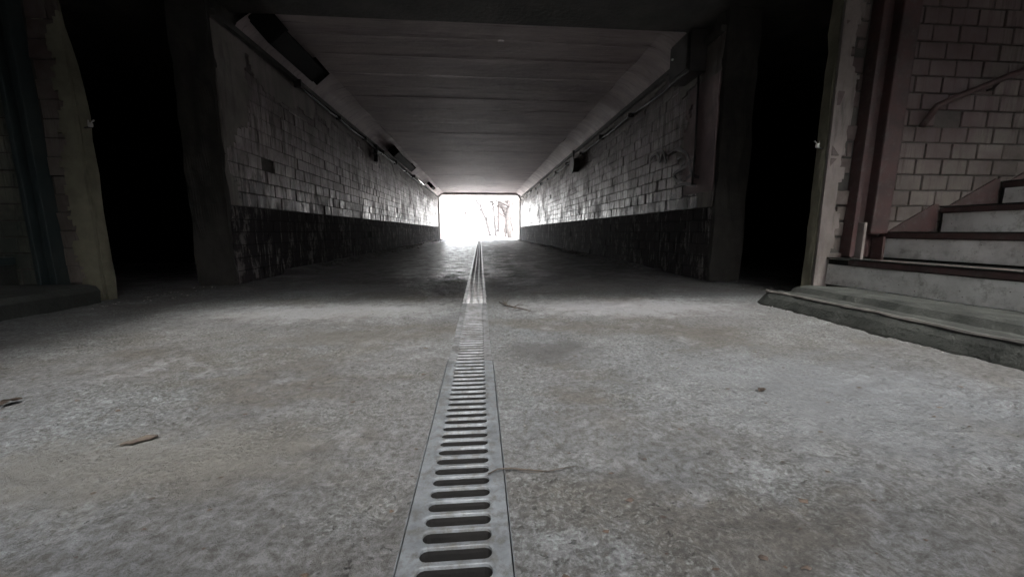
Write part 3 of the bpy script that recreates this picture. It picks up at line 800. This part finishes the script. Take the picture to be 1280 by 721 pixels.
# junction box on the right
o = empty('junction_box', (2.1, 4.0, 2.1)); tag(o, 'black square metal box high on the wall at the tunnel mouth, above the pink patch', 'box')
MB().box(2.02, 2.19, 3.80, 4.20, 2.00, 2.38, 0.012).build('casing', M['dark_metal'], o)
MB().box(2.00, 2.019, 3.83, 4.17, 2.03, 2.35, 0.006).build('lid', M['dark_metal'], o)
MB().tube([(2.001, 4.1, 2.22), (1.985, 4.1, 2.22)], 0.011, 10).build('glint_dot', M['tube_white'], o)  # white dot paints a glint on the lid
# drum on the right
o = empty('cable_drum', (2.08, 8.7, 1.92)); tag(o, 'round dark drum hanging under the cable on the graffiti side wall', 'drum')
MB().tube([(2.19, 8.70, 1.93), (2.07, 8.70, 1.93)], 0.15, 20).build('body', M['dark_metal'], o)
MB().tube([(2.069, 8.70, 1.93), (2.05, 8.70, 1.93)], 0.175, 20).build('flange', M['dark_metal'], o)
MB().box(2.06, 2.10, 8.67, 8.73, 2.10, 2.24, 0.004).build('hanger', M['dark_metal'], o)
# cable runs
def cable(s, y0, y1, z, label):
    o = empty('wall_cable', (s * 2.13, y0, z)); tag(o, label, 'cable')
    pts = []
    n = int((y1 - y0) / 0.16)
    for k in range(n + 1):
        y = y0 + (y1 - y0) * k / n
        sag = 0.035 * math.sin(PI * ((y - y0) % 1.35) / 1.35) * (0.6 + 0.7 * noise.noise(Vector((y, s, 1))))
        pts.append((s * (2.145 + 0.01 * noise.noise(Vector((y * 2, 3, s)))), y, z - sag + 0.02 * noise.noise(Vector((y * 0.6, 1, s)))))
    MB().tube(pts, 0.013, 6).build('cable', M['cable_black'], o, True)
    y = y0
    while y < y1 - 0.1:
        hgt = 0.03 + 0.05 * R.random()
        MB().box(min(s * 2.11, s * 2.20), max(s * 2.11, s * 2.20), y - 0.015, y + 0.015, z - 0.02, z + hgt, 0.003).build('bracket', M['dark_metal'], o)
        y += 1.35
cable(1, 4.25, 20.6, 2.10, 'sagging black cable on brackets along the top of the graffiti wall')
cable(-1, 5.1, 12.8, 2.20, 'black cable along the top of the wall between the slanted lamp housings')
o = empty('vertical_cable', (2.18, 3.88, 1.6)); tag(o, 'thin dark cable running down the pink patch from the black box', 'cable')
MB().tube([(2.172, 3.90, 2.0), (2.170, 3.885, 1.7), (2.172, 3.87, 1.3), (2.17, 3.88, 0.95)], 0.010, 8).build('cable', M['cable_black'], o, True)

# spray-painted scrawl on the right wall
def ribbon(bm_, pts, wd):
    P = [Vector((y, z)) for y, z in pts]
    Q = []
    for i in range(len(P) - 1):
        p0, p1, p2, p3 = P[max(0, i - 1)], P[i], P[i + 1], P[min(len(P) - 1, i + 2)]
        for k in range(6):
            tt_ = k / 6
            Q.append(0.5 * ((2 * p1) + (p2 - p0) * tt_ + (2 * p0 - 5 * p1 + 4 * p2 - p3) * tt_ ** 2 + (3 * p1 - p0 - 3 * p2 + p3) * tt_ ** 3))
    Q.append(P[-1])
    prev = None
    for i, q in enumerate(Q):
        d = (Q[min(i + 1, len(Q) - 1)] - Q[max(i - 1, 0)]).normalized(); nn = Vector((-d.y, d.x)) * wd
        row = [bm_.verts.new((2.178, q.x + nn.x, q.y + nn.y)), bm_.verts.new((2.178, q.x - nn.x, q.y - nn.y)),
               bm_.verts.new((2.19, q.x - nn.x, q.y - nn.y)), bm_.verts.new((2.19, q.x + nn.x, q.y + nn.y))]
        if prev:
            for k in range(4): bm_.faces.new((prev[k], prev[(k + 1) % 4], row[(k + 1) % 4], row[k]))
        prev = row
mb = MB()
def w(px, py):
    v_ = at(px, py, x=2.178); return (v_.y, v_.z)
strokes = [
    [(836, 192), (846, 186), (858, 192), (860, 204), (850, 212), (842, 218), (846, 226), (860, 222), (868, 212)],
    [(812, 200), (820, 192), (824, 202), (828, 190), (832, 204)],
    [(846, 200), (852, 196), (856, 202), (850, 207)],
    [(870, 196), (862, 206), (866, 218), (874, 222)],
    [(842, 234), (856, 230), (870, 232)],
]
for sk in strokes: ribbon(mb.bm, [w(*p) for p in sk], 0.016)
tag(mb.build('graffiti', M['graffiti_paint']), 'dark looping spray paint scrawl on the tiles beside the pink patch', 'graffiti')

# ------------------------------------------------------------------ tunnel exit
pf = empty('portal_frame', (0, TY1, 0)); tag(pf, 'pale concrete end bay of the tunnel with chamfered corners round the daylight', 'portal')
y0, y1 = TY1 + 0.003, 24.6
PX, PZ, PC = 2.15, 2.40, 0.16
for s in (-1, 1):
    mb = MB().prism([(s * 2.62, -0.1), (s * PX, -0.1), (s * PX, PZ - PC), (s * 2.62, PZ - PC)], 1, y0, y1)
    mb.build('jamb', M['pale_concrete'], pf)
MB().prism([(-2.62, PZ - PC + 0.002), (-PX, PZ - PC + 0.002), (-PX + PC, PZ), (PX - PC, PZ), (PX, PZ - PC + 0.002), (2.62, PZ - PC + 0.002), (2.62, 2.95), (-2.62, 2.95)], 1, y0, y1).build('lintel', M['pale_concrete'], pf)

# ------------------------------------------------------------------ outdoors
V, F = [], []
gx = [-400, -120, -40, -15, -6, 0, 6, 15, 40, 120, 400]; gy = [21.35, 24, 28, 34, 42, 60, 100, 200, 500, 1500]
for y in gy:
    for x in gx: V.append((x, y, -0.02 + (0.0 if y < 30 else min(2.5, (y - 30) * 0.01)) ))
for j in range(len(gy) - 1):
    for i in range(len(gx) - 1):
        a = j * len(gx) + i; F.append((a, a + 1, a + len(gx) + 1, a + len(gx)))
tag(pyd('ground', V, F, M['frosty_ground']), kind='structure')
tag(MB().box(-1.8, 1.9, 21.46, 29.8, -0.08, -0.012).build('path', M['path_paving']), kind='structure')

def bare_tree(name, base, lean, hgt, r0, mat, label, seed, levels=4, spread=0.55, bend=0.0):
    rr = random.Random(seed)
    o = empty(name, base); tag(o, label, 'tree', 'bare winter trees beyond the tunnel')
    trunk, crown = MB(), MB()
    def limb(p, d, ln, r, lv, mbt):
        pts, rad = [p], [r]
        n = 5 if lv else 9
        q = p.copy(); dd = d.copy()
        for i in range(n):
            dd = (dd + Vector((rr.gauss(0, .11), rr.gauss(0, .11), rr.gauss(0.02, .06))) + Vector((bend * 0.1, 0, 0)) * (lv == 0)).normalized()
            q = q + dd * ln / n
            pts.append(q.copy()); rad.append(r * (1 - 0.62 * (i + 1) / n))
        mbt.tube(pts, rad, 7 if lv < 2 else 4)
        if lv >= levels: return
        kids = 7 if lv == 0 else rr.randint(3, 4)
        for k in range(kids):
            f_ = (0.28 + 0.72 * (k + 1) / kids) if lv == 0 else 0.25 + 0.75 * (k + 1) / kids
            idx = min(n, max(1, int(f_ * n)))
            ax = Vector((rr.gauss(0, 1), rr.gauss(0, 1), rr.gauss(0.35, .5))).normalized()
            nd = (dd * (1 - spread) + ax * spread).normalized()
            limb(pts[idx], nd, ln * rr.uniform(0.38, 0.58), max(rad[idx] * 0.66, 0.026), lv + 1, crown)
    limb(Vector(base), Vector(lean).normalized(), hgt, r0, 0, trunk)
    trunk.build('trunk', mat, o, True)
    crown.build('crown', mat, o, True)
    return o
bare_tree('bare_tree', (2.12, 27.5, -0.1), (-0.13, 0.02, 1), 7.0, 0.21, M['bark'], 'thick bare trunk leaning inwards by the exit jamb', 3)
bare_tree('bare_tree', (0.95, 34, -0.1), (-0.30, 0.05, 1), 4.6, 0.16, M['grey_bark'], 'slim pale tree curving towards the open sky near the middle of the exit', 8, bend=-0.7)
bare_tree('bare_tree', (1.35, 33, -0.1), (-0.12, 0.05, 1), 5.2, 0.14, M['grey_bark'], 'slim forked tree between the curving tree and the pink house', 21)
bare_tree('bare_tree', (2.9, 38, -0.1), (-0.06, 0.05, 1), 6.5, 0.18, M['bark'], 'upright bare tree standing in front of the pink house', 13)
bare_tree('bare_tree', (-1.7, 62, 0.1), (0.05, 0.05, 1), 5.5, 0.20, M['grey_bark'], 'faint far tree on the bare sky side of the exit', 17, levels=3)

bare_tree('bare_tree', (2.0, 31, -0.1), (0.05, 0.05, 1), 5.0, 0.12, M['bark'], 'low twiggy tree directly behind the thick leaning trunk', 41, spread=0.7)
bare_tree('bare_tree', (2.75, 30, -0.1), (-0.25, 0.05, 1), 4.6, 0.12, M['bark'], 'twiggy tree crowding the jamb beside the thick leaning trunk', 52, spread=0.7)
hs = empty('brick_house', (6.4, 62, 0)); tag(hs, 'pale pinkish brick house behind the bare trees outside the exit', 'house')
hx0, hx1, hy, hz = 3.0, 10.5, 60, 4.6
MB().prism([(hx0, 0), (hx1, 0), (hx1, hz), ((hx0 + hx1) / 2, hz + 2.6), (hx0, hz)], 1, hy, hy + 9).build('wall', M['pink_brick'], hs)
rf = MB()
mx = (hx0 + hx1) / 2
rf.prism([(hx0 - 0.3, hz - 0.15), (mx, hz + 2.72), (mx, hz + 2.95), (hx0 - 0.5, hz + 0.0)], 1, hy - 0.3, hy + 9.3)
rf.prism([(mx + 0.002, hz + 2.72), (hx1 + 0.3, hz - 0.15), (hx1 + 0.5, hz), (mx + 0.002, hz + 2.95)], 1, hy - 0.3, hy + 9.3)
rf.build('roof', M['roof_tile'], hs)
for (wx, wz) in ((4.0, 0.9), (4.0, 3.0), (6.2, 0.9), (6.2, 3.0), (8.4, 0.9), (8.4, 3.0)):
    wf = MB().box(wx, wx + 1.1, hy - 0.06, hy + 0.02, wz, wz + 1.3).build('window', M['pale_concrete'], hs)
    MB().box(wx + 0.1, wx + 1.0, hy - 0.075, hy - 0.061, wz + 0.1, wz + 1.2).build('pane', M['window_glass'], wf)

# ------------------------------------------------------------------ litter on the floor
def fl(px, py, dz=0.0):
    v_ = at(px, py, z=0.0); return Vector((v_.x, v_.y, floor_z(v_.x, v_.y) + dz))
mb = MB()
pa, pb = fl(150, 558, 0.006), fl(198, 548, 0.008)
pts = [pa.lerp(pb, k / 6) + Vector((0, 0.004 * math.sin(k * 2.1), 0.001 * math.sin(k * 3))) for k in range(7)]
mb.tube(pts, [0.0025, 0.0045, 0.005, 0.0055, 0.0075, 0.006, 0.003], 8)
tag(mb.build('twig', M['twig_bark'], smooth=True), 'short stubby dark twig lying alone on the silty floor', 'twig')
o = empty('twig', fl(660, 590)); tag(o, 'long thin dark stem lying across the floor from the nearest grate', 'twig')
path_ = [(610, 596), (622, 592), (640, 590), (662, 590), (684, 589), (704, 588), (720, 586)]
P = [fl(px, py, 0.006 + 0.004 * math.sin(i * 1.3)) for i, (px, py) in enumerate(path_)]
MB().tube(P, [0.0012, 0.0016, 0.0016, 0.0014, 0.0012, 0.001, 0.0006], 6).build('stem', M['twig_bark'], o, True)
MB().tube([P[2], P[2] + Vector((0.03, -0.012, -0.002)), P[2] + Vector((0.06, -0.018, 0.0))], [0.0009, 0.0008, 0.0004], 5).build('side_shoot', M['twig_bark'], o)
o = empty('dry_branch', fl(640, 386)); tag(o, 'dry forked branch lying right of the grates at the edge of the shade', 'branch')
P = [fl(px, py, 0.012) for px, py in ((624, 380), (632, 384), (642, 387), (654, 389), (665, 392))]
MB().tube(P, [0.003, 0.005, 0.005, 0.004, 0.002], 6).build('stem', M['twig_bark'], o, True)
for k, (a, b) in enumerate((((632, 384), (626, 377)), ((632, 384), (631, 376)), ((632, 384), (637, 377)), ((642, 387), (654, 386)), ((648, 388), (640, 392)), ((642, 387), (634, 390)))):
    A, B = fl(*a, 0.012), fl(*b, 0.02)
    MB().tube([A, A.lerp(B, .5) + Vector((0, 0, .01)), B], [0.003, 0.0025, 0.001], 5).build('side_shoot', M['twig_bark'], o)
def leaf(p, size, rz, label):
    bm_ = MB()
    n = 8
    rows = []
    for i in range(n + 1):
        u_ = i / n; wd = 0.34 * math.sin(PI * u_ ** 0.8) + 0.015
        rows.append([bm_.bm.verts.new((size * (u_ - .5), size * wd * s_, size * (0.10 * abs(s_) + 0.16 * math.sin(u_ * 3) - 0.05 * math.cos(u_ * 9 + s_)) + 0.002)) for s_ in (-1, -.5, 0, .5, 1)])
    for r0, r1 in zip(rows, rows[1:]):
        for k in range(4): bm_.bm.faces.new((r0[k], r0[k + 1], r1[k + 1], r1[k]))
    bmesh.ops.solidify(bm_.bm, geom=bm_.bm.faces[:], thickness=size * 0.02)
    bmesh.ops.transform(bm_.bm, matrix=Matrix.Translation(p) @ Matrix.Rotation(rz, 4, 'Z'), verts=bm_.bm.verts[:])
    tag(bm_.build('leaf', M['dead_leaf'], smooth=True), label, 'leaf')
leaf(fl(953, 488, 0.001), 0.032, 0.3, 'curled dark leaf lying alone on the pale floor before the stairs')
leaf(fl(14, 506, 0.001), 0.045, 1.2, 'curled dark leaf on the floor near the dark kerb')
# crumbs of leaf and grit: nobody could count them
mb = MB()
rr = random.Random(99)
for k in range(900):
    x = rr.uniform(-2.4, 1.85); y = 0.45 + 2.6 * rr.random() ** 1.3
    if abs(x - GX) < half + 0.01: continue
    z = floor_z(x, y); s_ = rr.choice((0.0015, 0.0015, 0.002, 0.002, 0.003, 0.004, 0.006)) * rr.uniform(.7, 1.3)
    n = rr.randint(4, 6); a0 = rr.random() * 6
    vs = [mb.bm.verts.new((x + s_ * rr.uniform(.5, 1.2) * math.cos(a0 + 2 * PI * i / n) * 1.5, y + s_ * rr.uniform(.4, 1.1) * math.sin(a0 + 2 * PI * i / n), z + 0.0008 + s_ * 0.3 * rr.random())) for i in range(n)]
    tp = mb.bm.verts.new((x, y, z + s_ * 0.5))
    for i in range(n): mb.bm.faces.new((vs[i], vs[(i + 1) % n], tp))
tag(mb.build('leaf_crumbs', M['dead_leaf']), 'dark crumbs of dead leaf scattered over the floor', 'debris', kind='stuff')
mb = MB()
for k in range(520):
    s = rr.choice((-1, 1)); y = 4.6 + 16 * rr.random()
    off = abs(rr.gauss(0, 0.14)); x = s * (TW - 0.05 - off)
    z = floor_z(x, y); sz = rr.uniform(0.006, 0.03) * (1.3 if s < 0 else 1)
    r = bmesh.ops.create_icosphere(mb.bm, subdivisions=1, radius=sz)
    for v_ in r['verts']:
        v_.co = v_.co * rr.uniform(0.7, 1.25)
        v_.co.z *= 0.7
        v_.co += Vector((x, y, z + sz * 0.2))
for k in range(150):
    s = rr.choice((-1, 1)); y = rr.uniform(2.55, 4.7)
    x = s * ((TW + 0.25 if y < 3.55 else TW - 0.03) - abs(rr.gauss(0, 0.12)))
    if s > 0 and y < 2.7: continue
    z = floor_z(x, y); sz = rr.uniform(0.002, 0.008)
    r = bmesh.ops.create_icosphere(mb.bm, subdivisions=1, radius=sz)
    for v_ in r['verts']:
        v_.co = v_.co * rr.uniform(0.7, 1.25); v_.co.z *= 0.7; v_.co += Vector((x, y, z + sz * 0.2))
for k in range(110):
    y = rr.uniform(0.4, 2.5); x = rr.choice((1.905 - abs(rr.gauss(0, 0.05)), -2.55 + abs(rr.gauss(0, 0.06))))
    z = floor_z(x, y); sz = rr.uniform(0.0015, 0.005)
    r = bmesh.ops.create_icosphere(mb.bm, subdivisions=1, radius=sz)
    for v_ in r['verts']:
        v_.co = v_.co * rr.uniform(0.7, 1.25); v_.co.z *= 0.7; v_.co += Vector((x, y, z + sz * 0.2))
for k in range(60):
    y = rr.uniform(7.5, 14.0); x = TW - 0.05 - abs(rr.gauss(0, 0.09)); z = floor_z(x, y); sz = rr.uniform(0.015, 0.05)
    r = bmesh.ops.create_icosphere(mb.bm, subdivisions=1, radius=sz)
    for v_ in r['verts']:
        v_.co = v_.co * rr.uniform(0.6, 1.3); v_.co.z *= 0.6; v_.co += Vector((x, y, z + sz * 0.2))
tag(mb.build('rubble', M['rubble_stone']), 'crumbs of plaster and stone along the foot of the walls and kerbs', 'rubble', kind='stuff')

mb = MB()
for k in range(420):
    y = rr.uniform(0.42, 2.4); x = GX + rr.choice((-1, 1)) * (half + 0.006 + abs(rr.gauss(0, 0.13)))
    z = floor_z(x, y); sz = rr.uniform(0.0008, 0.0035)
    r = bmesh.ops.create_icosphere(mb.bm, subdivisions=1, radius=sz)
    for v_ in r['verts']:
        v_.co = v_.co * rr.uniform(0.7, 1.25); v_.co.z *= 0.7; v_.co += Vector((x, y, z + sz * 0.2))
tag(mb.build('grit', M['grit']), 'grey grit and crumbs of concrete strewn along both sides of the drain', 'grit', kind='stuff')

# ------------------------------------------------------------------ light
EL, AZ = math.radians(50), 0.16
sd = Vector((math.sin(AZ) * math.cos(EL), -math.cos(AZ) * math.cos(EL), math.sin(EL)))   # towards the sun
sl = bpy.data.lights.new('sun', 'SUN'); sl.energy = 1.5; sl.angle = math.radians(10); sl.color = (1.0, 0.985, 0.965)
so = bpy.data.objects.new('sun', sl); COL.objects.link(so)
so.rotation_euler = sd.to_track_quat('Z', 'Y').to_euler()
so.location = (0, 0, 30)
wd = bpy.data.worlds.new('World'); sc.world = wd; wd.use_nodes = True
nt = wd.node_tree
bg = nt.nodes['Background']
sky = nt.nodes.new('ShaderNodeTexSky'); sky.sky_type = 'NISHITA'; sky.sun_disc = False
sky.sun_elevation = EL; sky.sun_rotation = PI - AZ
sky.dust_density = 4.0; sky.air_density = 1.0
hsv = nt.nodes.new('ShaderNodeHueSaturation'); hsv.inputs['Saturation'].default_value = 0.22
nt.links.new(sky.outputs[0], hsv.inputs['Color']); nt.links.new(hsv.outputs[0], bg.inputs['Color'])
bg.inputs['Strength'].default_value = 0.145

sc.view_settings.view_transform = 'Standard'
sc.view_settings.look = 'None'
sc.view_settings.exposure = 5.45
sc.view_settings.gamma = 1.0
sc.view_settings.use_curve_mapping = False
cy = sc.cycles
cy.use_denoising = True
try: cy.denoiser = 'OPENIMAGEDENOISE'; cy.denoising_input_passes = 'RGB_ALBEDO_NORMAL'; cy.denoising_prefilter = 'ACCURATE'
except Exception: pass
cy.use_guiding = True
cy.use_adaptive_sampling = False
cy.max_bounces = 10; cy.diffuse_bounces = 6; cy.glossy_bounces = 4
cy.sample_clamp_indirect = 12
cy.caustics_reflective = False
